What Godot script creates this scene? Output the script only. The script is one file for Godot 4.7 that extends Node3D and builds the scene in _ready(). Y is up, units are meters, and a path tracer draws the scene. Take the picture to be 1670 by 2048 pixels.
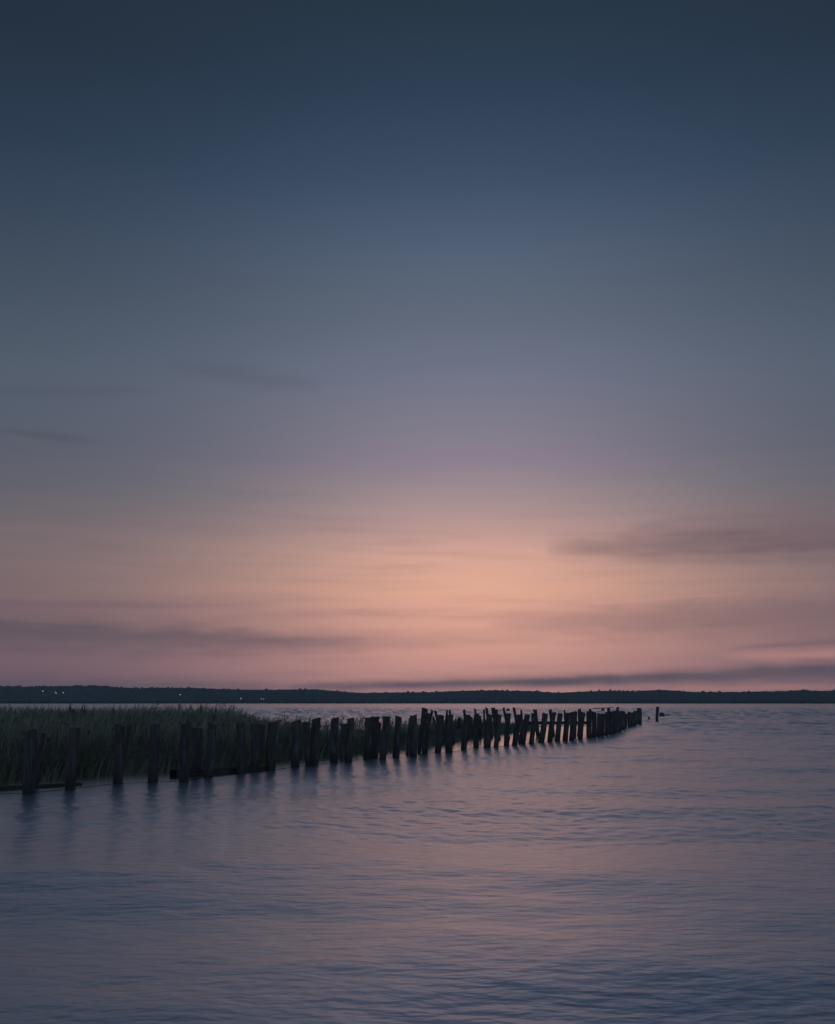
extends Node3D

var taken := {}
var wood_mats: Array = []
var plank_mats: Array = []
var wet_mat: StandardMaterial3D
var rng := RandomNumberGenerator.new()
var post_count := 0
# plan of the row of posts (x, z), from its near end to its far end
var row := [Vector2(-40.0, 8.0), Vector2(-14.0, 13.0), Vector2(-8.4, 16.65), Vector2(-6.55, 17.2), Vector2(-6.15, 18.05), Vector2(-5.66, 19.2), Vector2(-5.08, 19.55), Vector2(-4.55, 19.8), Vector2(-4.3, 20.8), Vector2(-3.83, 21.9), Vector2(-3.32, 22.85), Vector2(-2.92, 24.1), Vector2(-2.55, 24.7), Vector2(-2.14, 25.85), Vector2(-1.39, 27.4), Vector2(-0.62, 28.15), Vector2(-0.14, 28.65), Vector2(0.2, 30.1), Vector2(0.6, 30.95), Vector2(0.95, 30.98), Vector2(1.48, 32.75), Vector2(1.98, 34.55), Vector2(2.5, 34.65), Vector2(3.1, 35.75), Vector2(3.85, 37.2), Vector2(4.7, 38.85), Vector2(5.5, 40.1), Vector2(6.2, 41.1), Vector2(6.75, 42.0), Vector2(7.4, 44.0), Vector2(8.1, 45.35), Vector2(8.75, 47.1), Vector2(9.6, 49.7), Vector2(10.75, 53.8), Vector2(11.6, 57.0), Vector2(12.4, 60.0), Vector2(13.8, 64.8), Vector2(14.6, 67.6)]
# plan of the reed bed: its edge towards the posts and its edge towards the open lake
var reed_front := [Vector2(-30.0, 9.0), Vector2(-13.0, 16.6), Vector2(-8.5, 20.5), Vector2(-7.1, 22.4), Vector2(-4.95, 24.9), Vector2(-3.3, 28.8), Vector2(-2.6, 30.2), Vector2(-0.8, 35.3), Vector2(0.3, 38.3), Vector2(1.4, 42.5), Vector2(2.6, 46.3), Vector2(4.4, 51.7), Vector2(6.4, 57.5)]
var reed_back := [Vector2(-48.0, 44.0), Vector2(-24.0, 47.0), Vector2(-16.5, 48.0), Vector2(-12.5, 46.0), Vector2(-8.6, 42.0), Vector2(-5.8, 38.0), Vector2(-4.0, 36.5), Vector2(-1.9, 39.5), Vector2(-0.3, 43.0), Vector2(1.2, 47.0), Vector2(2.6, 51.0), Vector2(4.6, 56.0), Vector2(6.6, 62.0)]


func numbered(called: String) -> String:
	var n: int = taken.get(called, -1) + 1
	taken[called] = n
	return called if n == 0 else "%s_%03d" % [called, n]


func tag(o: Node, label: String, category: String, group := "", kind := "") -> Node:
	if label != "":
		o.set_meta("label", label)
	if category != "":
		o.set_meta("category", category)
	if group != "":
		o.set_meta("group", group)
	if kind != "":
		o.set_meta("kind", kind)
	return o


func put(called: String, mesh: Mesh, mat: Material, parent: Node = self) -> MeshInstance3D:
	var o := MeshInstance3D.new()
	o.name = numbered(called) if parent == self else called
	o.mesh = mesh
	if mat:
		o.material_override = mat
	o.cast_shadow = GeometryInstance3D.SHADOW_CASTING_SETTING_ON
	parent.add_child(o, true)
	return o


func lin(r: float, g: float, b: float) -> Color:
	return Color(r, g, b).linear_to_srgb()


func noise(seed_: int, freq: float, octaves := 3) -> FastNoiseLite:
	var n := FastNoiseLite.new()
	n.seed = seed_
	n.noise_type = FastNoiseLite.TYPE_SIMPLEX_SMOOTH
	n.frequency = freq
	n.fractal_octaves = octaves
	return n


# ---------------------------------------------------------------- sky
func table(t: Array, el: float) -> Vector3:
	for i in range(1, t.size()):
		if el <= t[i][0]:
			var k: float = (el - t[i - 1][0]) / (t[i][0] - t[i - 1][0])
			return (t[i - 1][1] as Vector3).lerp(t[i][1], k)
	return t[-1][1]


func lin3(c: Vector3) -> Color:
	return Color(c.x / 255.0, c.y / 255.0, c.z / 255.0).srgb_to_linear()


func sky_image() -> Image:
	# dusk: how colour goes with height above the horizon towards the afterglow, well to the side of it, and on the other side of the sky
	var glow := [[0.0, Vector3(196, 145, 143)], [1.9, Vector3(208, 152, 143)], [3.2, Vector3(220, 162, 146)], [4.8, Vector3(224, 166, 149)], [6.5, Vector3(231, 174, 150)], [8.5, Vector3(218, 169, 153)], [10.0, Vector3(191, 154, 149)],
		[12.0, Vector3(163, 143, 146)], [14.0, Vector3(142, 129, 144)], [16.0, Vector3(130, 125, 140)], [19.0, Vector3(112, 118, 136)], [22.0, Vector3(98, 107, 123)], [25.5, Vector3(85, 98, 119)], [29.5, Vector3(64, 81, 103)], [34.0, Vector3(48, 65, 86)], [38.5, Vector3(40, 55, 70)], [50.0, Vector3(36, 50, 64)], [91.0, Vector3(36, 49, 64)]]
	var side := [[0.0, Vector3(104, 89, 102)], [2.0, Vector3(118, 96, 108)], [4.0, Vector3(120, 99, 105)], [6.0, Vector3(122, 104, 108)], [9.0, Vector3(112, 103, 108)], [12.0, Vector3(92, 95, 106)], [15.0, Vector3(84, 93, 107)], [18.0, Vector3(80, 91, 106)],
		[22.0, Vector3(66, 79, 94)], [26.0, Vector3(52, 66, 84)], [30.0, Vector3(41, 56, 74)], [35.0, Vector3(35, 47, 61)], [50.0, Vector3(34, 46, 60)], [91.0, Vector3(36, 49, 64)]]
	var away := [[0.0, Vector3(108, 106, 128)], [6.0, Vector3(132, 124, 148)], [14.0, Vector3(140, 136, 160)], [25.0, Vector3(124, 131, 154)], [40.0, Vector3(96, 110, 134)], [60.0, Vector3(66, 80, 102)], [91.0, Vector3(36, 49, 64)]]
	var w := 1024
	var h := 512
	var data := PackedFloat32Array()
	data.resize(w * h * 3)
	for y in h:
		var el: float = 90.0 - (y + 0.5) / h * 180.0
		var cg := table(glow, maxf(el, 0.0))
		var cs := table(side, maxf(el, 0.0))
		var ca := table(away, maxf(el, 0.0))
		for x in w:
			var az: float = (x + 0.5) / w * 360.0 - 180.0 - 3.2
			var g: float = exp(-pow(absf(az) / lerpf(16.0, 22.0, smoothstep(12.0, 30.0, el)), 2.0))
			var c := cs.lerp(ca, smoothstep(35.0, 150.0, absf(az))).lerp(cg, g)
			var l := lin3(c)
			var k: int = (y * w + x) * 3
			data[k] = l.r
			data[k + 1] = l.g
			data[k + 2] = l.b
	var img := Image.create_from_data(w, h, false, Image.FORMAT_RGBF, data.to_byte_array())
	img.resize(4096, 2048, Image.INTERPOLATE_CUBIC)
	# thin cloud: [azimuth, elevation, half length, half thickness, strength, rise per degree, colour]
	var grey := lin3(Vector3(80, 79, 92))
	var mauve := lin3(Vector3(98, 82, 100))
	var dun := lin3(Vector3(110, 92, 100))
	var fire := lin3(Vector3(238, 168, 150))
	var bands := [[20.5, 8.6, 13.0, 0.95, 0.85, -0.015, dun], [22.0, 10.0, 10.0, 1.2, 0.35, 0.06, dun], [-25.0, 3.65, 22.0, 1.0, 0.75, -0.01, grey], [-6.0, 3.3, 8.0, 0.35, 0.3, -0.01, mauve], [-19.0, 5.3, 11.0, 0.28, 0.35, 0.02, mauve], [-12.0, 2.7, 9.0, 0.2, 0.2, 0.02, mauve],
		[2.0, 1.05, 9.5, 0.3, 0.8, 0.02, grey], [9.5, 1.25, 8.0, 0.26, 0.75, 0.01, grey], [18.5, 1.55, 11.0, 0.36, 0.98, 0.025, grey], [30.0, 1.9, 12.0, 0.4, 0.9, 0.02, grey], [-19.0, 0.5, 16.0, 0.8, 0.55, 0.0, grey],
		[22.0, 3.1, 4.5, 0.16, 0.6, 0.04, mauve], [18.0, 4.7, 14.0, 1.0, 0.5, 0.02, dun], [-1.0, 3.6, 9.0, 0.35, 0.22, 0.0, dun], [-5.0, 5.0, 9.0, 0.25, 0.2, 0.04, dun],
		[-21.2, 14.4, 3.0, 0.22, 0.55, -0.03, grey], [-20.5, 16.9, 5.5, 0.25, 0.32, 0.1, grey], [-10.3, 18.5, 4.6, 0.6, 0.26, -0.08, grey], [-13.5, 14.6, 1.2, 0.25, 0.12, 0.0, mauve], [1.0, 19.5, 4.0, 0.4, 0.08, 0.1, mauve],
		[14.0, 5.75, 5.0, 0.06, 0.2, 0.045, fire], [-0.5, 5.15, 1.6, 0.06, 0.35, 0.03, fire], [5.5, 5.5, 3.0, 0.06, 0.25, 0.03, fire], [22.0, 2.6, 5.0, 0.35, 0.28, 0.02, fire], [8.0, 0.55, 5.0, 0.2, 0.4, -0.02, fire], [19.0, 0.75, 6.0, 0.25, 0.35, 0.0, fire]]
	var wisp := noise(11, 0.05, 4)
	var edge := noise(12, 0.11, 4)
	for y in range(750, 1026):
		var el: float = 90.0 - (y + 0.5) / 2048.0 * 180.0
		var fade: float = 1.0 - smoothstep(8.0, 17.0, el)
		for x in 4096:
			var az: float = (x + 0.5) / 4096.0 * 360.0 - 180.0
			var c := img.get_pixel(x, y)
			var n: float = wisp.get_noise_2d(az * 1.3, el * 22.0)
			if fade > 0.0:
				var s: float = n * 0.17 * fade
				if s > 0.0:
					c = c.lerp(fire if absf(az) < 40.0 else mauve, s * 0.35 * exp(-az * az / 900.0))
				else:
					c = c.lerp(dun if absf(az) < 40.0 else grey, -s * 1.6)
			var e: float = edge.get_noise_2d(az * 2.6, el * 16.0)
			for b in bands:
				var da: float = (az - b[0]) / b[2]
				if absf(da) > 1.0:
					continue
				var taper: float = 1.0 - da * da
				var t: float = (el - b[1] - (az - b[0]) * b[5]) / b[3]
				if absf(t) > 3.2:
					continue
				t += e * 0.42
				t = t / (0.45 + 0.55 * taper)
				c = c.lerp(b[6], clampf(b[4] * exp(-t * t) * sqrt(taper) * (0.85 + 0.5 * n), 0.0, 0.95))
			img.set_pixel(x, y, c)
	# north, which is straight ahead, belongs at the picture's two ends
	var turned := Image.create(4096, 2048, false, Image.FORMAT_RGBF)
	turned.blit_rect(img, Rect2i(2048, 0, 2048, 2048), Vector2i(0, 0))
	turned.blit_rect(img, Rect2i(0, 0, 2048, 2048), Vector2i(2048, 0))
	return turned


# ---------------------------------------------------------------- materials
func fill_grain(seed_: int, fx: float, fy: float) -> Image:
	var im := Image.create(256, 512, false, Image.FORMAT_RF)
	var n := noise(seed_, 1.0, 4)
	for y in 512:
		for x in 256:
			var a: float = x / 256.0 * TAU
			im.set_pixel(x, y, Color(n.get_noise_3d(cos(a) * fx, sin(a) * fx, y * fy) * 0.5 + 0.5, 0, 0))
	return im


func wood_material(seed_: int, dark: Color, pale: Color) -> StandardMaterial3D:
	var grain := fill_grain(seed_, 5.0, 0.0045)
	var blotch := fill_grain(seed_ + 50, 0.8, 0.006)
	var im := Image.create(256, 512, false, Image.FORMAT_RGB8)
	var bump := Image.create(256, 512, false, Image.FORMAT_RGB8)
	for y in 512:
		for x in 256:
			var g: float = grain.get_pixel(x, y).r
			var b: float = blotch.get_pixel(x, y).r
			var k: float = clampf(0.17 + (g - 0.5) * 0.9 + (b - 0.5) * 0.5 + 2.6 * maxf(0.0, g + 0.35 * b - 0.83), 0.0, 1.0)
			im.set_pixel(x, y, dark.lerp(pale, k).linear_to_srgb())
			bump.set_pixel(x, y, Color(g, g, g))
	bump.bump_map_to_normal_map(9.0)
	var m := StandardMaterial3D.new()
	m.albedo_texture = ImageTexture.create_from_image(im)
	m.normal_enabled = true
	m.normal_texture = ImageTexture.create_from_image(bump)
	m.normal_scale = 0.6
	m.roughness = 0.82
	m.vertex_color_use_as_albedo = true
	return m


func flat(c: Color, rough := 0.9) -> StandardMaterial3D:
	var m := StandardMaterial3D.new()
	m.albedo_color = c
	m.roughness = rough
	return m


# ---------------------------------------------------------------- timber
# a weathered timber along +y from -under to h: radii at bottom and top, depth over width, squareness, how far the cut top slopes, colour of its wet foot
func timber(h: float, wb: float, wt: float, deep: float, square: float, slope: float, seed_: int, under := 0.5, stained := true) -> ArrayMesh:
	var n := noise(seed_, 1.0, 3)
	var sides := 16
	var ragged: float = 0.06 + 0.3 * pow(absf(n.get_noise_1d(63.0)) * 1.6, 2.0)
	var rings := 15
	var v := PackedVector3Array()
	var uv := PackedVector2Array()
	var col := PackedColorArray()
	var idx := PackedInt32Array()
	var bow: float = n.get_noise_1d(7.0) * 0.05 * h
	var stain_h: float = 0.16 + 0.1 * n.get_noise_1d(31.0)
	var tint: float = 0.82 + 0.36 * absf(n.get_noise_1d(55.0)) * 2.0
	for r in rings:
		var t: float = float(r) / (rings - 1)
		var y: float = lerpf(-under, h, t)
		var above: float = clampf(y / h, 0.0, 1.0)
		var rad: float = 0.5 * lerpf(wb, wt, above) * (1.0 + 0.06 * n.get_noise_1d(y * 1.6 + 90.0))
		for s in sides + 1:
			var a: float = float(s) / sides * TAU
			var ca := cos(a)
			var sa := sin(a)
			var sq: float = lerpf(1.0, 1.0 / maxf(absf(ca), absf(sa)), square)
			var f: float = 1.0 + 0.10 * n.get_noise_3d(ca * 1.4, y * 0.4, sa * 1.4) + 0.06 * n.get_noise_3d(ca * 6.0, y * 0.5 + 40.0, sa * 6.0)
			var p := Vector3(ca * sq * rad * f, y, sa * sq * rad * f * deep)
			p.x += bow * sin(above * PI)
			if r == rings - 1:
				p.y += slope * wt * ca + wt * ragged * n.get_noise_2d(ca * 3.0 + 9.0, sa * 3.0)
			v.append(p)
			uv.append(Vector2(float(s) / sides, y * 0.7 + seed_ * 0.37))
			var wet: float = smoothstep(stain_h + 0.1, stain_h - 0.06, y + 0.08 * n.get_noise_2d(a * 2.0, 3.0)) if stained else 0.0
			col.append(Color(tint, tint, tint).lerp(Color(0.42, 0.47, 0.4), wet))
	for r in rings - 1:
		for s in sides:
			var a: int = r * (sides + 1) + s
			var b: int = a + sides + 1
			idx.append_array([a, a + 1, b, b, a + 1, b + 1])
	# the cut top: a ring a little inside the rim, then a sunken middle
	var start := v.size()
	var rim := (rings - 1) * (sides + 1)
	var mid := Vector3.ZERO
	for s in sides:
		mid += v[rim + s] / sides
	for k in 3:
		for s in sides + 1:
			var q: Vector3 = v[rim + s].lerp(mid, [0.0, 0.12, 0.6][k])
			q.y += wt * [0.0, 0.05, 0.02 + 0.1 * n.get_noise_2d(s * 2.0, 77.0)][k]
			v.append(q)
			uv.append(Vector2(float(s) / sides, 0.1 * k))
			col.append(Color(tint, tint, tint) * 1.1)
	v.append(mid - Vector3(0, wt * 0.06, 0))
	uv.append(Vector2(0.5, 0.4))
	col.append(Color(0.7, 0.7, 0.7))
	for k in 2:
		for s in sides:
			var a: int = start + k * (sides + 1) + s
			var b: int = a + sides + 1
			idx.append_array([a, a + 1, b, b, a + 1, b + 1])
	for s in sides:
		var a: int = start + 2 * (sides + 1) + s
		idx.append_array([a, a + 1, v.size() - 1])
	var st := SurfaceTool.new()
	st.begin(Mesh.PRIMITIVE_TRIANGLES)
	for i in idx:
		st.set_smooth_group(0 if i < start else 1)
		st.set_uv(uv[i])
		st.set_color(col[i])
		st.add_vertex(v[i])
	st.index()
	st.generate_normals()
	st.generate_tangents()
	return st.commit()


func post(label: String, at: Vector2, h: float, wt: float, wb: float, lean: float) -> void:
	post_count += 1
	var k := post_count
	rng.seed = 500 + k
	var slope: float = rng.randf_range(-0.16, 0.16)
	var o := put("post", timber(h, wb, wt, rng.randf_range(0.85, 1.05), rng.randf_range(0.15, 0.6), slope, 300 + k), wood_mats[k % wood_mats.size()])
	set_down(o, at, h, lean, rng.randf_range(-0.05, 0.05), rng.randf_range(-0.5, 0.5))
	tag(o, label, "post", "posts of the old timber row")


func plank(label: String, at: Vector2, h: float, wt: float, wb: float, lean: float) -> void:
	post_count += 1
	var k := post_count
	rng.seed = 500 + k
	var slope: float = rng.randf_range(-0.35, 0.35)
	var o := put("plank", timber(h, wb, wt, rng.randf_range(0.35, 0.6), 0.75, slope, 300 + k), plank_mats[k % plank_mats.size()])
	set_down(o, at, h, lean, rng.randf_range(-0.06, 0.06), rng.randf_range(-0.35, 0.35))
	tag(o, label, "plank", "planks and stakes behind the row")


func set_down(o: Node3D, at: Vector2, h: float, lean: float, back: float, turn: float) -> void:
	var up := Vector3(lean, h, back * h).normalized()
	var x := Vector3(cos(turn), 0, sin(turn))
	x = (x - up * x.dot(up)).normalized()
	o.transform = Transform3D(Basis(x, up, x.cross(up)), Vector3(at.x, 0, at.y))


func lying(called: String, label: String, category: String, a: Vector3, b: Vector3, wa: float, wb: float, square: float, seed_: int) -> void:
	var up := (b - a)
	var o := put(called, timber(up.length(), wa, wb, 0.9, square, 0.1, seed_, 0.0, false), wet_mat)
	var y := up.normalized()
	var x := y.cross(Vector3.UP).normalized()
	o.transform = Transform3D(Basis(x, y, x.cross(y)), a)
	tag(o, label, category)


# ---------------------------------------------------------------- plan helpers
func along(line: Array, t: float) -> Vector2:
	var f: float = clampf(t, 0.0, 0.9999) * (line.size() - 1)
	var i := int(f)
	return (line[i] as Vector2).lerp(line[i + 1], f - i)


func area_of(front: Array, back: Array) -> PackedVector2Array:
	var p := PackedVector2Array(front)
	for i in range(back.size() - 1, -1, -1):
		p.append(back[i])
	return p


func _ready() -> void:
	# camera
	var cam := Camera3D.new()
	cam.name = "camera"
	cam.position = Vector3(0, 1.5, 0)
	cam.rotation_degrees = Vector3(10.976, 0, 0)
	cam.fov = 55.02
	cam.near = 0.05
	cam.far = 20000.0
	add_child(cam)
	cam.current = true
	# sky and exposure
	var env := Environment.new()
	env.background_mode = Environment.BG_SKY
	var pan := PanoramaSkyMaterial.new()
	pan.panorama = ImageTexture.create_from_image(sky_image())
	pan.filter = true
	var sky := Sky.new()
	sky.sky_material = pan
	env.sky = sky
	env.background_energy_multiplier = 1.0
	env.tonemap_mode = Environment.TONE_MAPPER_LINEAR
	env.tonemap_exposure = 1.0
	env.sdfgi_enabled = true
	env.ssao_enabled = true
	env.ssil_enabled = true
	env.fog_enabled = true
	env.fog_density = 0.00018
	env.fog_light_color = Color(0.62, 0.83, 0.93)
	var we := WorldEnvironment.new()
	we.name = "world_environment"
	we.environment = env
	add_child(we)
	# the last of the daylight from the afterglow
	var sun := DirectionalLight3D.new()
	sun.name = "afterglow"
	sun.light_color = Color(1.0, 0.72, 0.6)
	sun.light_energy = 0.001
	sun.light_angular_distance = 14.0
	sun.shadow_enabled = true
	sun.rotation_degrees = Vector3(-6.0, 180.0 - 4.0, 0)
	add_child(sun)

	for i in 5:
		wood_mats.append(wood_material(20 + i, Color(0.034, 0.045, 0.042), Color(0.17, 0.195, 0.19)))
	wet_mat = wood_material(47, Color(0.025, 0.028, 0.028), Color(0.07, 0.075, 0.075))
	for i in 3:
		plank_mats.append(wood_material(40 + i, Color(0.03, 0.042, 0.038), Color(0.16, 0.185, 0.18)))

	build_water()
	build_far_shore()
	build_reeds()
	build_timbers()
	build_floats()


# ---------------------------------------------------------------- water
func water_material(rough: float, normals: Texture2D, scale: Vector2) -> StandardMaterial3D:
	var m := StandardMaterial3D.new()
	m.albedo_color = lin(0.27, 0.42, 0.55)
	m.metallic = 0.9
	m.roughness = rough
	m.metallic_specular = 1.0
	m.clearcoat_enabled = true
	m.clearcoat = 0.65
	m.clearcoat_roughness = rough * 0.66
	m.normal_enabled = true
	m.normal_texture = normals
	m.normal_scale = 1.0
	m.uv1_scale = Vector3(scale.x, scale.y, 1.0)
	return m


func ripples(seed_: int, bump: float) -> Texture2D:
	var im := noise(seed_, 0.03, 3).get_seamless_image(1024, 1024)
	im.convert(Image.FORMAT_RGB8)
	im.bump_map_to_normal_map(bump)
	return ImageTexture.create_from_image(im)


func to_row(p: Vector2) -> float:
	var best := 99.0
	for i in row.size() - 1:
		var a: Vector2 = row[i]
		var b: Vector2 = row[i + 1]
		if minf(a.x, b.x) - p.x > best or p.x - maxf(a.x, b.x) > best:
			continue
		best = minf(best, p.distance_to(Geometry2D.get_closest_point_to_segment(p, a, b)))
	return best


func build_water() -> void:
	var calm := area_of(row, reed_back)
	for i in calm.size():
		calm[i].y = -calm[i].y
	var box := Rect2(calm[0], Vector2.ZERO)
	for p in calm:
		box = box.expand(p)
	var swell := noise(3, 0.16, 2)
	var ripple := noise(4, 1.5, 3)
	var chop := noise(6, 0.5, 3)
	var wave := noise(7, 2.4, 2)
	var patch := noise(5, 0.13, 3)
	var rs: Array[float] = [0.0, 0.7, 1.4]
	var r := 2.0
	while r < 2700.0:
		rs.append(r)
		r *= 1.0045 if r < 80.0 else 1.008 if r < 450.0 else 1.2
	var angles: Array[float] = []
	var a := -180.0
	while a < 180.01:
		angles.append(deg_to_rad(a))
		a += 0.22 if absf(a + 0.1) < 40.0 else 3.0
	var nc := angles.size()
	var v := PackedVector3Array()
	var nor := PackedVector3Array()
	var uv := PackedVector2Array()
	v.resize(rs.size() * nc)
	nor.resize(v.size())
	uv.resize(v.size())
	var open := PackedFloat32Array()
	open.resize(v.size())
	open.fill(99.0)
	for i in rs.size():
		var fade: float = 1.0 - smoothstep(250.0, 440.0, rs[i])
		var fine: float = 1.0 - smoothstep(30.0, 100.0, rs[i])
		for j in nc:
			var x: float = sin(angles[j]) * rs[i]
			var z: float = -cos(angles[j]) * rs[i]
			var y := 0.0
			if fade > 0.0:
				var far: float = to_row(Vector2(x, -z)) if z < 4.0 and x > -45.0 and x < 40.0 and z > -95.0 else 99.0
				open[i * nc + j] = far
				var k: float = lerpf(0.25, 1.0, smoothstep(0.1, 2.0, far)) * clampf(0.6 + 1.2 * patch.get_noise_2d(x * 0.6, z), 0.1, 1.6)
				y = swell.get_noise_2d(x * 0.55, z) * 0.09 * fade * smoothstep(0.0, 4.0, far)
				y += chop.get_noise_2d(x * 0.8, z) * fade * (0.012 + 0.12 * smoothstep(7.0, 90.0, rs[i]) + 2.0 * 0.12 * smoothstep(55.0, 180.0, rs[i])) * smoothstep(0.0, 2.5, far) * (0.8 + 0.3 * k)
				if rs[i] > 7.0 and rs[i] < 90.0:
					y += wave.get_noise_2d(x * 1.1, z) * 0.014 * smoothstep(7.0, 16.0, rs[i]) * (1.0 - smoothstep(50.0, 90.0, rs[i])) * smoothstep(0.0, 2.0, far) * (0.85 + 0.15 * k)
				if fine > 0.0:
					y += ripple.get_noise_2d(x * 0.5, z) * 0.007 * fine * k * lerpf(0.5, 1.0, smoothstep(5.0, 16.0, rs[i]))
				var p := Vector2(x, z)
				if box.has_point(p) and Geometry2D.is_point_in_polygon(p, calm):
					y = -0.015
			v[i * nc + j] = Vector3(x, y, z)
			uv[i * nc + j] = Vector2(x, z)
	for i in rs.size():
		for j in nc:
			var n := Vector3.UP
			if i > 2 and i < rs.size() - 1 and j > 0 and j < nc - 1:
				n = (v[(i + 1) * nc + j] - v[(i - 1) * nc + j]).cross(v[i * nc + j - 1] - v[i * nc + j + 1]).normalized()
				if n.y < 0.0:
					n = -n
			nor[i * nc + j] = n
	# the row and its reeds shelter the water next to them: rougher in steps towards the open lake
	var bands := 1
	var parts: Array = []
	for b in bands:
		parts.append(PackedInt32Array())
	for i in rs.size() - 1:
		for j in nc - 1:
			var q: int = i * nc + j
			var b: int = clampi(int((open[q] + 0.8 * patch.get_noise_2d(v[q].x * 9.0, v[q].z * 9.0)) / 16.0 * bands), 0, bands - 1)
			parts[b].append_array([q, q + nc, q + 1, q + 1, q + nc, q + nc + 1])
	var mesh := ArrayMesh.new()
	var wavelets := ripples(8, 2.3)
	for b in bands:
		if parts[b].is_empty():
			continue
		var arr := []
		arr.resize(Mesh.ARRAY_MAX)
		arr[Mesh.ARRAY_VERTEX] = v
		arr[Mesh.ARRAY_NORMAL] = nor
		arr[Mesh.ARRAY_TEX_UV] = uv
		arr[Mesh.ARRAY_INDEX] = parts[b]
		mesh.add_surface_from_arrays(Mesh.PRIMITIVE_TRIANGLES, arr)
		mesh.surface_set_material(mesh.get_surface_count() - 1, water_material(0.35, wavelets, Vector2(0.1, 0.2)))
	var o := put("water", mesh, null)
	tag(o, "wide lake of softly rippled water reflecting the dusk sky", "lake", "", "structure")
	# still water behind the row
	var tri := Geometry2D.triangulate_polygon(calm)
	var st := SurfaceTool.new()
	st.begin(Mesh.PRIMITIVE_TRIANGLES)
	for i in range(0, tri.size(), 3):
		var abc := [calm[tri[i]], calm[tri[i + 1]], calm[tri[i + 2]]]
		if (abc[1] - abc[0]).cross(abc[2] - abc[0]) < 0.0:
			abc.reverse()
		for p in abc:
			st.set_normal(Vector3.UP)
			st.set_uv(p)
			st.add_vertex(Vector3(p.x, 0.004, p.y))
	st.generate_tangents()
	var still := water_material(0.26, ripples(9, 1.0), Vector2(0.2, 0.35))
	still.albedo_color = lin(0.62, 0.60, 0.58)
	o = put("still_water", st.commit(), still)
	tag(o, "still bright water sheltered behind the row of posts", "water", "", "structure")


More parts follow.
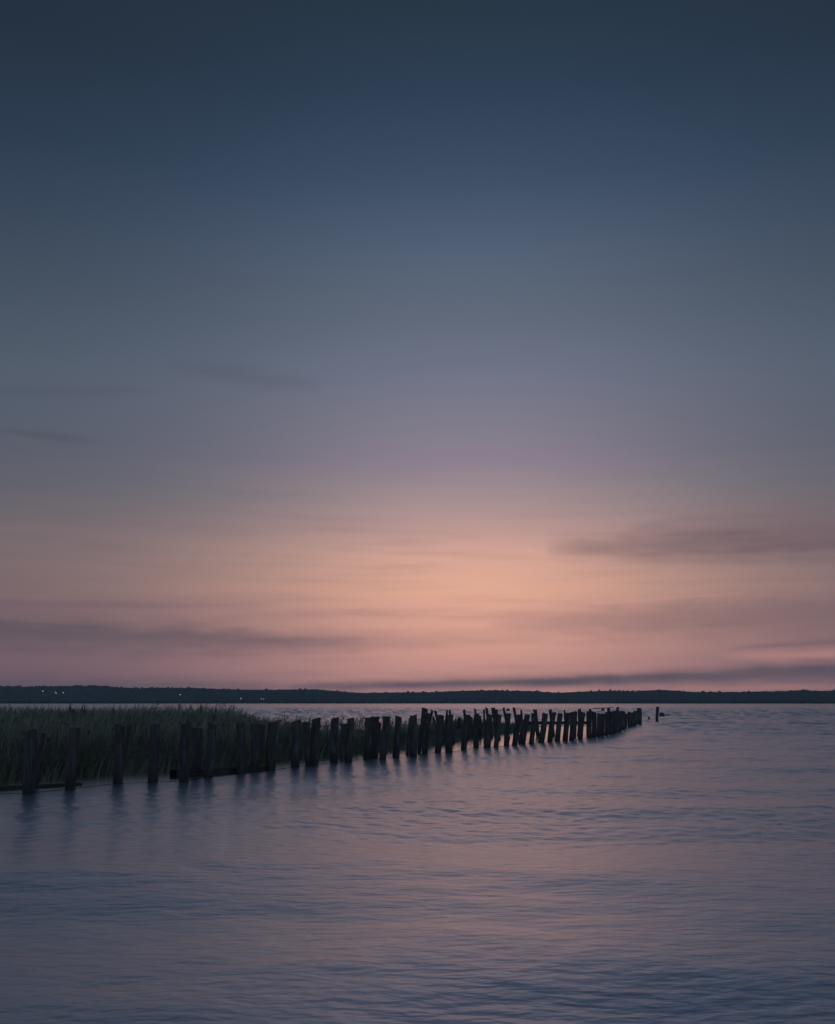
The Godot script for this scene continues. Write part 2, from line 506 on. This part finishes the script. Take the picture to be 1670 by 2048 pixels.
# ---------------------------------------------------------------- far shore
func build_far_shore() -> void:
	# skyline: azimuth in degrees, height in metres, as seen from the near bank
	var sk := [[-75.0, 26.0], [-50.0, 34.0], [-35.0, 28.0], [-27.0, 31.0], [-22.4, 34.0], [-20.8, 33.0], [-20.0, 34.5], [-18.2, 36.5], [-17.0, 33.5], [-15.5, 31.0], [-14.8, 32.5], [-12.4, 32.0], [-10.0, 29.0], [-7.8, 29.0], [-5.9, 30.5], [-4.7, 26.5], [-3.3, 22.3], [-2.1, 23.3],
		[-0.9, 23.6], [0.9, 24.5], [2.0, 26.3], [4.4, 28.5], [5.3, 27.0], [6.6, 26.6], [8.1, 22.3], [9.0, 24.5], [10.9, 27.0], [12.0, 25.8], [13.7, 28.0], [14.5, 26.8], [15.3, 23.5], [17.2, 23.5], [19.9, 24.5], [21.2, 27.2], [22.0, 24.6], [23.0, 26.0], [30.0, 22.0], [45.0, 30.0], [75.0, 24.0]]
	var rough := noise(61, 0.004, 3)
	var cols: Array = []
	var depths := [0.0, 0.03, 0.12, 0.25, 0.4, 0.55, 0.7, 0.85, 1.0, 1.25, 1.6]
	var rise := [-0.02, 0.06, 0.12, 0.25, 0.42, 0.6, 0.78, 0.93, 1.0, 0.8, -0.05]
	var a := -75.0
	while a <= 75.01:
		var top := 25.0
		for i in range(1, sk.size()):
			if a <= sk[i][0]:
				top = lerpf(sk[i - 1][1], sk[i][1], (a - sk[i - 1][0]) / (sk[i][0] - sk[i - 1][0]))
				break
		var c: Array = []
		var dir := Vector3(sin(deg_to_rad(a)), 0, -cos(deg_to_rad(a)))
		for k in depths.size():
			var d: float = 1800.0 + 25.0 * rough.get_noise_2d(a * 30.0, 0.0) + 400.0 * depths[k]
			var y: float = (top - 5.0) * rise[k] * (d / 2200.0 if k < 9 else 1.0)
			c.append(dir * d + Vector3(0, y, 0))
		cols.append(c)
		a += 0.25
	var st := SurfaceTool.new()
	st.begin(Mesh.PRIMITIVE_TRIANGLES)
	for i in cols.size() - 1:
		for k in depths.size() - 1:
			for p in [cols[i][k], cols[i][k + 1], cols[i + 1][k], cols[i + 1][k], cols[i][k + 1], cols[i + 1][k + 1]]:
				st.add_vertex(p)
	st.index()
	st.generate_normals()
	var hill := put("hills", st.commit(), flat(lin(0.05, 0.055, 0.04)))
	tag(hill, "long low hills along the far shore of the lake", "hills", "", "structure")
	# lamps on the far shore: azimuth, height seen, what tells it apart
	var lamps := [[-20.55, 0.615, "small white lamp on the far shore, first and highest of the spread out group"], [-19.92, 0.558, "faint lamp on the far shore just above a brighter one"], [-19.86, 0.500, "white lamp on the far shore just below a faint one"], [-19.52, 0.530, "white lamp on the far shore, last of the spread out group"],
		[-13.35, 0.443, "lone white lamp on the far shore between the group and the pair"], [-10.0, 0.243, "lone low lamp on the far shore not far from a close pair"], [-8.88, 0.214, "brighter lamp of the close pair low on the far shore"], [-8.74, 0.2, "dimmer lamp of the close pair low on the far shore"]]
	var spots: Array[Vector3] = []
	for l in lamps:
		var i: int = clampi(roundi((l[0] + 75.0) / 0.25), 0, cols.size() - 1)
		var best: Vector3 = cols[i][1]
		var d := 1812.0
		for k in range(1, 9):
			var need: float = 1.5 + tan(deg_to_rad(l[1])) * Vector2(cols[i][k].x, cols[i][k].z).length()
			if cols[i][k].y + 11.0 <= need or k == 1:
				best = cols[i][k]
		d = Vector2(best.x, best.z).length()
		var dir := Vector3(sin(deg_to_rad(l[0])), 0, -cos(deg_to_rad(l[0])))
		var foot := dir * d + Vector3(0, best.y, 0)
		var up: float = 1.5 + tan(deg_to_rad(l[1])) * d - foot.y
		spots.append(foot)
		shore_lamp(foot, up, l[2], 0.45 if l[2].begins_with("faint") or l[2].begins_with("dimmer") else 1.0)
	# forest over the hills
	var crown := SurfaceTool.new()
	crown.begin(Mesh.PRIMITIVE_TRIANGLES)
	var lump := noise(71, 0.9, 2)
	var ball := SphereMesh.new()
	ball.radial_segments = 9
	ball.rings = 5
	ball.radius = 1.0
	ball.height = 2.0
	var mdt := MeshDataTool.new()
	var am := ArrayMesh.new()
	am.add_surface_from_arrays(Mesh.PRIMITIVE_TRIANGLES, ball.get_mesh_arrays())
	mdt.create_from_surface(am, 0)
	for i in mdt.get_vertex_count():
		var p := mdt.get_vertex(i)
		mdt.set_vertex(i, p * (1.0 + 0.45 * lump.get_noise_3dv(p * 1.6)))
	am.clear_surfaces()
	mdt.commit_to_surface(am)
	rng.seed = 81
	var xs: Array[Transform3D] = []
	while xs.size() < 40000:
		var az: float = rng.randf_range(-50.0, 50.0)
		var f: float = (az + 75.0) / 0.25
		var i := int(f)
		var kk: float = pow(rng.randf(), 0.8) * 8.3 + 0.9
		var k := int(kk)
		var p: Vector3 = (cols[i][k] as Vector3).lerp(cols[i][k + 1], kk - k).lerp((cols[i + 1][k] as Vector3).lerp(cols[i + 1][k + 1], kk - k), f - i)
		var blocked := false
		for s in spots:
			if Vector2(p.x - s.x, p.z - s.z).length() < 9.0:
				blocked = true
		if blocked:
			continue
		# clumps of taller pines at the near end, an even canopy farther along
		var near_end: float = 1.0 - smoothstep(-18.0, -9.0, az)
		var wide: float = rng.randf_range(2.6, lerpf(4.4, 6.4, near_end))
		var tall: float = rng.randf_range(2.6, 3.6) + (rng.randf_range(0.8, 2.8) if rng.randf() < lerpf(0.03, 0.12, near_end) else 0.0)
		var b := Basis(Vector3.UP, rng.randf() * TAU).scaled(Vector3(wide, tall, wide))
		xs.append(Transform3D(b, p + Vector3(0, 2.2, 0)))
	var mm := MultiMesh.new()
	mm.transform_format = MultiMesh.TRANSFORM_3D
	mm.mesh = am
	mm.instance_count = xs.size()
	for i in xs.size():
		mm.set_instance_transform(i, xs[i])
	var fo := MultiMeshInstance3D.new()
	fo.name = "far_forest"
	fo.multimesh = mm
	fo.material_override = flat(lin(0.07, 0.085, 0.06), 0.95)
	add_child(fo)
	tag(fo, "dark forest covering the hills of the far shore", "forest", "", "stuff")


func shore_lamp(foot: Vector3, up: float, label: String, strength: float) -> void:
	var o := Node3D.new()
	o.name = numbered("shore_lamp")
	add_child(o)
	o.position = foot
	tag(o, label, "lamp", "lamps on the far shore")
	var pole := CylinderMesh.new()
	pole.top_radius = 0.09
	pole.bottom_radius = 0.16
	pole.height = up
	pole.radial_segments = 8
	put("pole", pole, flat(lin(0.1, 0.1, 0.1)), o).position = Vector3(0, up * 0.5 - 0.4, 0)
	var m := StandardMaterial3D.new()
	m.albedo_color = Color(0.9, 0.9, 0.9)
	m.emission_enabled = true
	m.emission = Color(0.92, 0.95, 1.0)
	m.emission_energy_multiplier = 0.42 * strength
	var head := SphereMesh.new()
	head.radius = 0.8
	head.height = 1.4
	head.radial_segments = 16
	head.rings = 8
	put("lamp_head", head, m, o).position = Vector3(0, up, 0)
	var lamp := OmniLight3D.new()
	lamp.name = "lamp_light"
	lamp.light_color = Color(0.92, 0.95, 1.0)
	lamp.light_energy = 2.0 * strength
	lamp.light_size = 0.5
	lamp.omni_range = 60.0
	lamp.omni_attenuation = 2.0
	lamp.shadow_enabled = true
	o.add_child(lamp)
	lamp.position = Vector3(0, up, 1.8)


# ---------------------------------------------------------------- reeds
func strip(st: SurfaceTool, pts: Array, widths: Array, across: Vector3, c: Color) -> void:
	for i in pts.size() - 1:
		var a: Vector3 = pts[i] - across * widths[i]
		var b: Vector3 = pts[i] + across * widths[i]
		var d: Vector3 = pts[i + 1] - across * widths[i + 1]
		var e: Vector3 = pts[i + 1] + across * widths[i + 1]
		for p in [a, b, d, d, b, e]:
			st.set_color(c)
			st.add_vertex(p)


# one reed of height 1: a stem, leaves from leaf_from upwards, and perhaps a drooping plume
func reed_mesh(seed_: int, leaves: int, leaf_from: float, plume: bool) -> ArrayMesh:
	var r := RandomNumberGenerator.new()
	r.seed = seed_
	var st := SurfaceTool.new()
	st.begin(Mesh.PRIMITIVE_TRIANGLES)
	var bend := Vector3(r.randf_range(0.03, 0.14), 0, r.randf_range(-0.05, 0.05))
	var stem: Array = []
	for i in 5:
		var t := i / 4.0
		stem.append(Vector3(0, t, 0) + bend * t * t)
	for k in 2:
		strip(st, stem, [0.005, 0.0048, 0.0042, 0.0032, 0.0014] if leaves > 2 else [0.008, 0.008, 0.007, 0.005, 0.002], Vector3(1, 0, 0) if k == 0 else Vector3(0, 0, 1), Color(0.95, 0.95, 0.9))
	for l in leaves:
		var t: float = lerpf(leaf_from, 0.93, (l + r.randf()) / leaves)
		var root := Vector3(0, t, 0) + bend * t * t
		var yaw: float = r.randf() * TAU
		var out := Vector3(cos(yaw), 0, sin(yaw))
		var len: float = r.randf_range(0.22, 0.38)
		var pts := [root, root + out * len * 0.14 + Vector3(0, len * 0.5, 0), root + out * len * 0.32 + Vector3(0.05 * len, len * 0.8, 0), root + out * len * 0.6 + Vector3(0.15 * len, len * r.randf_range(0.8, 1.12), 0)]
		strip(st, pts, [0.003, 0.0065, 0.005, 0.0005], Vector3(-out.z, 0, out.x), Color.WHITE * r.randf_range(0.75, 1.2))
	if plume:
		for l in 9:
			var tip: Vector3 = stem[4]
			var s := tip - Vector3(0, 0.012 * l, 0)
			var o := Vector3(r.randf_range(0.02, 0.09), r.randf_range(0.0, 0.07), r.randf_range(-0.03, 0.03))
			strip(st, [s, s + o * 0.6 + Vector3(0, 0.02, 0), s + o * 1.1], [0.003, 0.009, 0.001], Vector3(0, 0.7, 0.7), Color(0.75, 0.62, 0.6))
	st.generate_normals()
	return st.commit()


func scatter(called: String, mesh: Mesh, xs: Array, cols: Array, mat: Material, parent: Node) -> void:
	var mm := MultiMesh.new()
	mm.transform_format = MultiMesh.TRANSFORM_3D
	mm.use_colors = true
	mm.mesh = mesh
	mm.instance_count = xs.size()
	for i in xs.size():
		mm.set_instance_transform(i, xs[i])
		mm.set_instance_color(i, cols[i])
	var o := MultiMeshInstance3D.new()
	o.name = called
	o.multimesh = mm
	o.material_override = mat
	o.set_meta("kind", "stuff")
	parent.add_child(o, true)


func build_reeds() -> void:
	var bed := Node3D.new()
	bed.name = "reed_bed"
	add_child(bed)
	tag(bed, "dense bed of dark green reeds and sedge behind the row of posts", "reeds", "", "stuff")
	var leaf := StandardMaterial3D.new()
	leaf.albedo_color = lin(0.21, 0.28, 0.225)
	leaf.roughness = 0.6
	leaf.vertex_color_use_as_albedo = true
	leaf.cull_mode = BaseMaterial3D.CULL_DISABLED
	leaf.backlight_enabled = true
	leaf.backlight = Color(0.7, 0.75, 0.65)
	var kinds: Array = []
	for i in 6:
		kinds.append([reed_mesh(900 + i, 7, 0.22, false), [], [], "reed"])
	for i in 2:
		kinds.append([reed_mesh(930 + i, 6, 0.3, true), [], [], "plumed_reed"])
	for i in 2:
		kinds.append([reed_mesh(950 + i, 2, 0.55, false), [], [], "bare_stem"])
	rng.seed = 99
	var clump := noise(91, 0.5, 2)
	var tint := noise(92, 0.35, 3)
	var n := reed_front.size() - 1
	for s in n:
		var f0: Vector2 = reed_front[s]
		var f1: Vector2 = reed_front[s + 1]
		var b0: Vector2 = reed_back[s]
		var b1: Vector2 = reed_back[s + 1]
		var area: float = (f0.distance_to(f1) + b0.distance_to(b1)) * 0.5 * (f0.distance_to(b0) + f1.distance_to(b1)) * 0.5
		var many := int(area * 19.0 * (1.0 if s < 6 else 2.2))
		for i in many:
			var t := rng.randf()
			var d := pow(rng.randf(), 1.1)
			var p: Vector2 = f0.lerp(f1, t).lerp(b0.lerp(b1, t), d)
			var c: float = clump.get_noise_2d(p.x, p.y)
			if c < -0.28 and rng.randf() < 0.7:
				continue
			# tall at the near end of the bed, low sedge towards its far end
			var place: float = s + t
			var tall: float = lerpf(1.1, 1.4, smoothstep(0.0, 0.45, d))
			tall = lerpf(tall, 1.0, smoothstep(4.0, 5.0, place))
			tall = lerpf(tall, 0.68, smoothstep(5.0, 6.0, place))
			tall = lerpf(tall, 0.62, smoothstep(6.0, 6.5, place))
			tall = lerpf(tall, 0.72, smoothstep(7.6, 8.4, place))
			tall = lerpf(tall, 0.36, smoothstep(10.2, 11.6, place))
			tall *= 0.86 + 0.09 * c + rng.randf_range(-0.2, 0.02)
			if rng.randf() < 0.1:
				tall *= rng.randf_range(1.04, 1.2 if place > 2.5 else 1.1)
			var k := rng.randi() % 6
			if rng.randf() < (0.05 if place < 3.8 else 0.07 if place < 6.2 else 0.03):
				k = 6 + rng.randi() % 2
				if place > 5.3 and place < 8.5:
					tall *= rng.randf_range(1.1, 1.45)
				tall *= rng.randf_range(1.02, 1.12)
			add_reed(kinds[k], p, tall, tint)
	# stems standing in the still water in front of the bed
	for i in 13000:
		var t: float = pow(rng.randf(), 1.5)
		var f: Vector2 = along(reed_front, lerpf(0.14, 1.0, t))
		var g: Vector2 = along(reed_back, lerpf(0.14, 1.0, t))
		var p := f + (f - g).normalized() * absf(rng.randfn(0.0, 0.75 if t < 0.4 else 1.3)) + Vector2(rng.randf_range(-0.1, 0.1), 0)
		add_reed(kinds[8 + rng.randi() % 2], p, rng.randf_range(0.1, 0.5), tint)
	# wispy outliers where the bed thins out
	for i in 900:
		var t: float = rng.randf_range(0.3, 0.85)
		var p := along(reed_front, t).lerp(along(reed_back, t), rng.randf_range(-0.15, 1.25))
		add_reed(kinds[[6, 7, 8, 9][rng.randi() % 4]], p, rng.randf_range(0.55, 1.0) * (1.0 if t < 0.6 else 0.8), tint)
	for k in kinds:
		scatter(k[3], k[0], k[1], k[2], leaf, bed)
	# two stems far out in the open water
	var stemmed := flat(lin(0.06, 0.06, 0.05))
	var o := put("reed_stem", reed_mesh(977, 0, 0.5, false), stemmed)
	o.transform = Transform3D(Basis.IDENTITY.scaled(Vector3(0.22, 0.055, 0.22)), Vector3(3.93, 0, -11.78))
	tag(o, "tiny stem tip in open water, the nearer of two", "reed stem")
	o = put("reed_stem", reed_mesh(978, 0, 0.5, false), stemmed)
	o.transform = Transform3D(Basis.IDENTITY.scaled(Vector3(0.22, 0.05, 0.22)), Vector3(4.48, 0, -12.71))
	tag(o, "tiny stem tip in open water, the farther of two", "reed stem")


func add_reed(kind: Array, p: Vector2, tall: float, tint: FastNoiseLite) -> void:
	var b := Basis(Vector3.UP, rng.randf_range(-0.9, 0.9)) * Basis(Vector3(0, 0, 1), rng.randf_range(-0.17, 0.07)) * Basis(Vector3(1, 0, 0), rng.randf_range(-0.1, 0.1))
	var w: float = lerpf(tall, 1.1, 0.7)
	kind[1].append(Transform3D(b.scaled_local(Vector3(w, tall, w)), Vector3(p.x, -0.02, -p.y)))
	var k: float = 0.9 + 0.5 * tint.get_noise_2d(p.x, p.y) + rng.randf_range(-0.2, 0.25)
	kind[2].append(Color(k * rng.randf_range(0.9, 1.15), k, k * rng.randf_range(0.85, 1.1)))


# ---------------------------------------------------------------- the row
func build_timbers() -> void:
	lying("driftwood_log", "long dark driftwood log lying at the waterline by the first two posts", "log", Vector3(-8.4, 0.0, -16.6), Vector3(-6.22, 0.0, -18.75), 0.2, 0.13, 0.1, 401)
	lying("squared_beam", "squared beam lying in the water between the fifth and eighth posts", "beam", Vector3(-4.98, 0.07, -20.65), Vector3(-3.35, 0.03, -23.0), 0.19, 0.17, 0.85, 402)
	lying("cross_rail", "long cross rail level behind the posts halfway up, far part of the row", "rail", Vector3(4.95, 0.585, -46.0), Vector3(8.6, 0.5, -51.0), 0.17, 0.16, 0.6, 403)
	lying("thin_pole", "long thin pole resting across two tall stakes near the closed fence", "pole", Vector3(8.68, 1.215, -49.6), Vector3(10.3, 1.25, -52.6), 0.045, 0.035, 0.0, 404)
	post("thick weathered post standing first in the row, a split plank leaning behind it", Vector2(-6.52, -17.07), 1.03, 0.180, 0.176, -0.04)
	plank("pale frayed plank leaning behind the first post of the row", Vector2(-6.85, -18.25), 0.96, 0.082, 0.082, 0.07)
	post("lone second post of the row, rising from the end of the driftwood log", Vector2(-6.12, -17.94), 1.05, 0.189, 0.185, 0.01)
	post("third post of the row with a thin slanting board behind its top", Vector2(-5.64, -19.13), 1.08, 0.183, 0.183, 0.00)
	plank("thin slanting board behind the third post of the row", Vector2(-5.88, -20.11), 1.06, 0.091, 0.071, 0.11)
	post("fourth post of the row standing alone with open water on both sides", Vector2(-5.08, -19.49), 1.08, 0.181, 0.186, -0.01)
	post("fifth post of the row at the near end of the squared beam", Vector2(-4.52, -19.67), 1.09, 0.188, 0.193, -0.01)
	post("shorter grey post with a sloping top standing behind the squared beam", Vector2(-4.64, -21.19), 0.97, 0.213, 0.202, -0.02)
	post("sixth post of the row in front of the middle of the squared beam", Vector2(-4.28, -20.77), 1.07, 0.183, 0.188, 0.03)
	post("seventh post of the row, a knot low on its side, past the squared beam", Vector2(-3.81, -21.85), 1.06, 0.187, 0.198, -0.03)
	post("eighth post of the row with a dark wedge shaped board at its side", Vector2(-3.66, -22.72), 1.03, 0.194, 0.194, -0.01)
	plank("dark wedge shaped board leaning out behind the eighth post", Vector2(-3.82, -23.75), 1.00, 0.143, 0.095, 0.16)
	post("ninth post of the row leaning slightly, sedge thick behind it", Vector2(-3.30, -22.80), 1.05, 0.189, 0.195, 0.02)
	post("tenth post of the row with a pale streak down its near edge", Vector2(-2.90, -24.02), 1.07, 0.199, 0.199, 0.02)
	post("round topped post narrowing at the water, close beside a taller square post", Vector2(-2.65, -24.49), 1.03, 0.172, 0.111, -0.05)
	post("taller square post pressed against the round topped post", Vector2(-2.52, -24.69), 1.11, 0.205, 0.205, 0.04)
	post("straight post standing just before the pair with a short post between", Vector2(-2.12, -25.78), 1.10, 0.194, 0.194, 0.01)
	post("short post half hidden behind a taller straight post", Vector2(-2.02, -27.26), 0.93, 0.164, 0.151, 0.04)
	post("tall straight post that half hides a short post behind it", Vector2(-1.76, -25.78), 1.10, 0.175, 0.181, 0.05)
	post("near post of the tight cluster of three where two tops join", Vector2(-1.37, -27.38), 1.09, 0.186, 0.213, 0.04)
	post("broad topped post of the tight cluster, narrowing downwards", Vector2(-1.20, -28.00), 1.10, 0.267, 0.169, 0.00)
	plank("low splintered stake on the far side of the tight cluster of three", Vector2(-1.19, -29.04), 0.95, 0.124, 0.117, 0.09)
	post("strongly leaning post next after the tight cluster of three", Vector2(-0.94, -27.26), 1.13, 0.205, 0.189, 0.10)
	post("leaning post standing alone with pink water on both sides, before the crossed planks", Vector2(-0.60, -28.07), 1.12, 0.190, 0.193, 0.07)
	post("upright flat topped post right before the crossed planks", Vector2(-0.12, -28.56), 1.14, 0.197, 0.208, -0.00)
	plank("narrow stake showing behind the upright post before the crossed planks", Vector2(-0.29, -29.59), 1.06, 0.074, 0.104, 0.07)
	plank("tallest dark plank with a broad cut top at the crossed planks", Vector2(0.05, -30.45), 1.35, 0.130, 0.115, 0.15)
	plank("heavy leaning post under the crossed planks", Vector2(0.21, -30.01), 1.17, 0.196, 0.181, 0.07)
	plank("thin plank leaning back against the tallest dark plank", Vector2(0.49, -38.32), 1.28, 0.077, 0.096, -0.15)
	plank("slanted plank rising away from the tallest dark plank towards an inverted V", Vector2(0.20, -37.40), 1.26, 0.103, 0.113, 0.37)
	plank("slanted plank forming the other half of the inverted V", Vector2(0.89, -36.52), 1.24, 0.092, 0.101, -0.25)
	plank("thin broken lath inside the inverted V of planks", Vector2(0.79, -35.68), 1.04, 0.063, 0.063, -0.24)
	post("leaning flat topped post beside the inverted V of planks", Vector2(0.62, -30.88), 1.13, 0.191, 0.192, 0.11)
	plank("narrow stake rising behind two posts, making a small peak with its neighbour", Vector2(0.96, -37.40), 1.23, 0.085, 0.113, 0.14)
	plank("narrow stake sloping back to the small peak of two stakes", Vector2(1.35, -37.40), 1.23, 0.075, 0.103, -0.15)
	post("broad post below the small peak of two stakes", Vector2(0.96, -30.88), 1.13, 0.199, 0.217, 0.04)
	post("short back row post seen across sedge in the wide gap after the small peak", Vector2(1.73, -42.52), 0.89, 0.150, 0.150, 0.04)
	plank("slim stake tilted over the top of a leaning post", Vector2(2.07, -41.38), 1.23, 0.096, 0.125, -0.15)
	post("strongly leaning post under the slim tilted stake", Vector2(1.50, -32.69), 1.12, 0.192, 0.189, 0.13)
	post("low stub of the back row between two leaning posts", Vector2(2.32, -43.72), 0.89, 0.154, 0.154, 0.01)
	plank("slim upright stake just above a flat topped post, tiny floats on the water beyond", Vector2(2.42, -41.38), 1.25, 0.083, 0.114, -0.05)
	post("flat topped post with a slim stake and a low knob behind it", Vector2(2.00, -34.50), 1.12, 0.182, 0.191, 0.03)
	post("low knobbed back row post beside a flat topped post", Vector2(2.63, -42.52), 0.95, 0.128, 0.150, 0.01)
	plank("slim stake beside a broad dark plank, gap of light between them", Vector2(2.87, -41.38), 1.23, 0.083, 0.104, -0.13)
	plank("broad dark plank leaning away from the slim stake beside it", Vector2(3.12, -42.52), 1.30, 0.115, 0.150, -0.20)
	post("wide post below the broad dark plank", Vector2(2.38, -34.50), 1.10, 0.199, 0.251, 0.11)
	plank("widest of the tilted planks, rising high over two touching posts", Vector2(3.34, -41.38), 1.31, 0.166, 0.166, -0.22)
	plank("short lath against the widest tilted plank", Vector2(3.35, -41.94), 1.22, 0.095, 0.105, -0.04)
	post("leaning post below the widest tilted plank, bright gap after it", Vector2(2.68, -34.57), 1.10, 0.167, 0.160, 0.14)
	plank("tilted stake standing just before the dome shaped float", Vector2(3.86, -42.52), 1.31, 0.096, 0.107, -0.21)
	post("flat topped post directly below the dome shaped float", Vector2(3.14, -35.68), 1.12, 0.170, 0.170, 0.09)
	plank("tall tilted stake rising clear just after the dome shaped float", Vector2(4.30, -43.11), 1.30, 0.113, 0.117, -0.16)
	post("strongly leaning post after the tall tilted stake", Vector2(3.44, -35.85), 1.09, 0.191, 0.180, 0.21)
	plank("short slim stake between two strongly leaning posts", Vector2(4.66, -43.72), 1.19, 0.092, 0.110, -0.13)
	post("thin low post tucked behind a strongly leaning one", Vector2(3.82, -37.86), 0.90, 0.095, 0.114, 0.19)
	post("strongly leaning post at the start of the cross rail", Vector2(3.86, -36.96), 1.08, 0.200, 0.182, 0.19)
	plank("narrow post close before a tall square stake over the cross rail", Vector2(4.59, -40.31), 1.08, 0.101, 0.121, 0.02)
	plank("tall square stake with a notched top over the cross rail", Vector2(5.38, -44.98), 1.20, 0.169, 0.181, -0.11)
	post("post whose top is lost behind the notched stake", Vector2(4.21, -37.40), 0.87, 0.169, 0.178, 0.14)
	post("broad leaning post with a rounded shoulder on the cross rail", Vector2(4.75, -38.80), 1.10, 0.214, 0.230, 0.18)
	plank("stout stake tilted against a leaning post on the cross rail", Vector2(6.25, -46.33), 1.19, 0.147, 0.151, -0.13)
	post("leaning post touching the stout tilted stake", Vector2(5.15, -39.29), 1.13, 0.174, 0.182, 0.18)
	post("leaning post between the stout stake and a thin stake", Vector2(5.56, -40.10), 1.08, 0.181, 0.201, 0.15)
	plank("thin stake just rising over the row near the far end of the cross rail", Vector2(7.08, -47.76), 1.16, 0.086, 0.120, -0.08)
	post("upright post beside the thin stake near the far end of the cross rail", Vector2(5.90, -40.31), 1.10, 0.182, 0.192, 0.14)
	post("wide post joined to its neighbour where the row starts to close up", Vector2(6.27, -41.06), 1.13, 0.227, 0.210, 0.09)
	plank("slender post filling the gap where the row starts to close up", Vector2(6.83, -43.72), 1.13, 0.099, 0.110, 0.10)
	plank("tall dark post standing over the row before its last wide gap", Vector2(7.40, -46.33), 1.22, 0.151, 0.158, 0.07)
	post("leaning post on the near side of the last wide gap", Vector2(6.77, -41.94), 1.11, 0.190, 0.185, 0.15)
	post("straight post on the far side of the last wide gap", Vector2(7.47, -43.96), 1.12, 0.243, 0.210, 0.05)
	plank("tall stake carrying the near end of the long thin pole", Vector2(8.41, -49.27), 1.20, 0.129, 0.149, 0.08)
	post("post just after the stake that carries the long thin pole", Vector2(7.75, -44.34), 1.08, 0.196, 0.192, 0.06)
	post("first post of the closed fence, below the far float", Vector2(8.12, -45.31), 1.01, 0.182, 0.171, 0.09)
	post("second post of the closed fence, directly under the far float", Vector2(8.42, -45.98), 1.00, 0.185, 0.176, 0.09)
	post("third post of the closed fence, darker gap before it", Vector2(8.79, -47.03), 1.06, 0.165, 0.175, 0.08)
	plank("tall stake at the far end of the long thin pole", Vector2(9.95, -52.62), 1.23, 0.153, 0.159, 0.07)
	post("post of the closed fence just after the tall pole stake", Vector2(9.18, -48.13), 1.09, 0.184, 0.179, 0.09)
	post("post of the closed fence between the two tallest stakes", Vector2(9.65, -49.67), 1.10, 0.180, 0.180, 0.09)
	plank("tallest square stake of the closed fence, standing alone above it", Vector2(10.79, -54.48), 1.26, 0.153, 0.164, 0.08)
	post("post of the closed fence under its tallest square stake", Vector2(10.12, -51.23), 1.07, 0.180, 0.180, 0.10)
	post("post of the closed fence one past its tallest square stake", Vector2(10.80, -53.72), 1.06, 0.189, 0.183, 0.09)
	post("slightly bowed post of the closed fence before its narrow slit of light", Vector2(11.64, -56.99), 1.01, 0.195, 0.189, 0.09)
	post("low broken post beside the narrow slit of light in the fence", Vector2(12.42, -59.97), 0.85, 0.151, 0.151, 0.05)
	post("stub post just past the narrow slit of light in the fence", Vector2(13.07, -62.14), 0.94, 0.172, 0.187, 0.02)
	post("lowered post three before the end of the fence", Vector2(13.82, -64.74), 0.88, 0.208, 0.208, 0.04)
	post("stepped post two before the end of the fence", Vector2(14.62, -67.58), 0.95, 0.204, 0.224, 0.04)
	post("broad end post that closes the far end of the row", Vector2(15.83, -71.82), 1.11, 0.325, 0.354, 0.06)


# ---------------------------------------------------------------- things afloat
func build_floats() -> void:
	var dark := flat(lin(0.05, 0.055, 0.05), 0.6)
	buoy("round dark float with a domed top, above the tilted stakes", Vector3(16.27, 0, -180.4), 0.32, 0.5, dark)
	buoy("round dark float under the long thin pole, beyond the fence", Vector3(32.96, 0, -178.3), 0.32, 0.5, dark)
	buoy("lumpy dark block afloat just behind the lone leaning pile", Vector3(27.17, 0, -111.6), 0.29, 0.44, flat(lin(0.06, 0.055, 0.035), 0.8))
	buoy("tiny dark float beyond the slim stake, first of three specks", Vector3(8.6, 0, -158.0), 0.06, 0.1, dark)
	buoy("tiny dark float beyond the slim stake, middle one of three specks", Vector3(9.7, 0, -158.0), 0.06, 0.1, dark)
	buoy("tiny dark float beyond the slim stake, last of three specks", Vector3(10.5, 0, -163.0), 0.07, 0.12, dark)
	var o := put("stump", timber(0.27, 0.17, 0.15, 1.0, 0.2, 0.05, 421), wood_mats[1])
	o.position = Vector3(20.51, 0, -89.03)
	tag(o, "short stump barely above the water past the end of the row", "post")
	o = put("pile", timber(1.16, 0.23, 0.24, 1.0, 0.3, 0.1, 422), wood_mats[2])
	set_down(o, Vector2(19.5, -81.9), 1.16, 0.12, 0.0, 0.2)
	tag(o, "lone leaning pile standing clear in open water past the row", "post")


func buoy(label: String, at: Vector3, radius: float, h: float, mat: Material) -> void:
	var prof := [Vector2(0.7, -0.25), Vector2(0.95, -0.05), Vector2(1.0, 0.2), Vector2(0.98, 0.5), Vector2(0.82, 0.75), Vector2(0.5, 0.93), Vector2(0.18, 1.0), Vector2(0.0, 1.0)]
	var st := SurfaceTool.new()
	st.begin(Mesh.PRIMITIVE_TRIANGLES)
	var n := noise(int(at.x * 10.0), 1.3, 2)
	for i in prof.size() - 1:
		for s in 18:
			var q: Array[Vector3] = []
			for c in [[i, s], [i, s + 1], [i + 1, s], [i + 1, s], [i, s + 1], [i + 1, s + 1]]:
				var a: float = (c[1] % 18) / 18.0 * TAU
				var p := Vector3(cos(a) * prof[c[0]].x * radius, prof[c[0]].y * h, sin(a) * prof[c[0]].x * radius)
				q.append(p * (1.0 + 0.12 * n.get_noise_3dv(p / radius)))
			for p in q:
				st.add_vertex(p)
	st.index()
	st.generate_normals()
	var o := put("mooring_float", st.commit(), mat)
	o.position = at
	tag(o, label, "float", "dark floats on the lake")
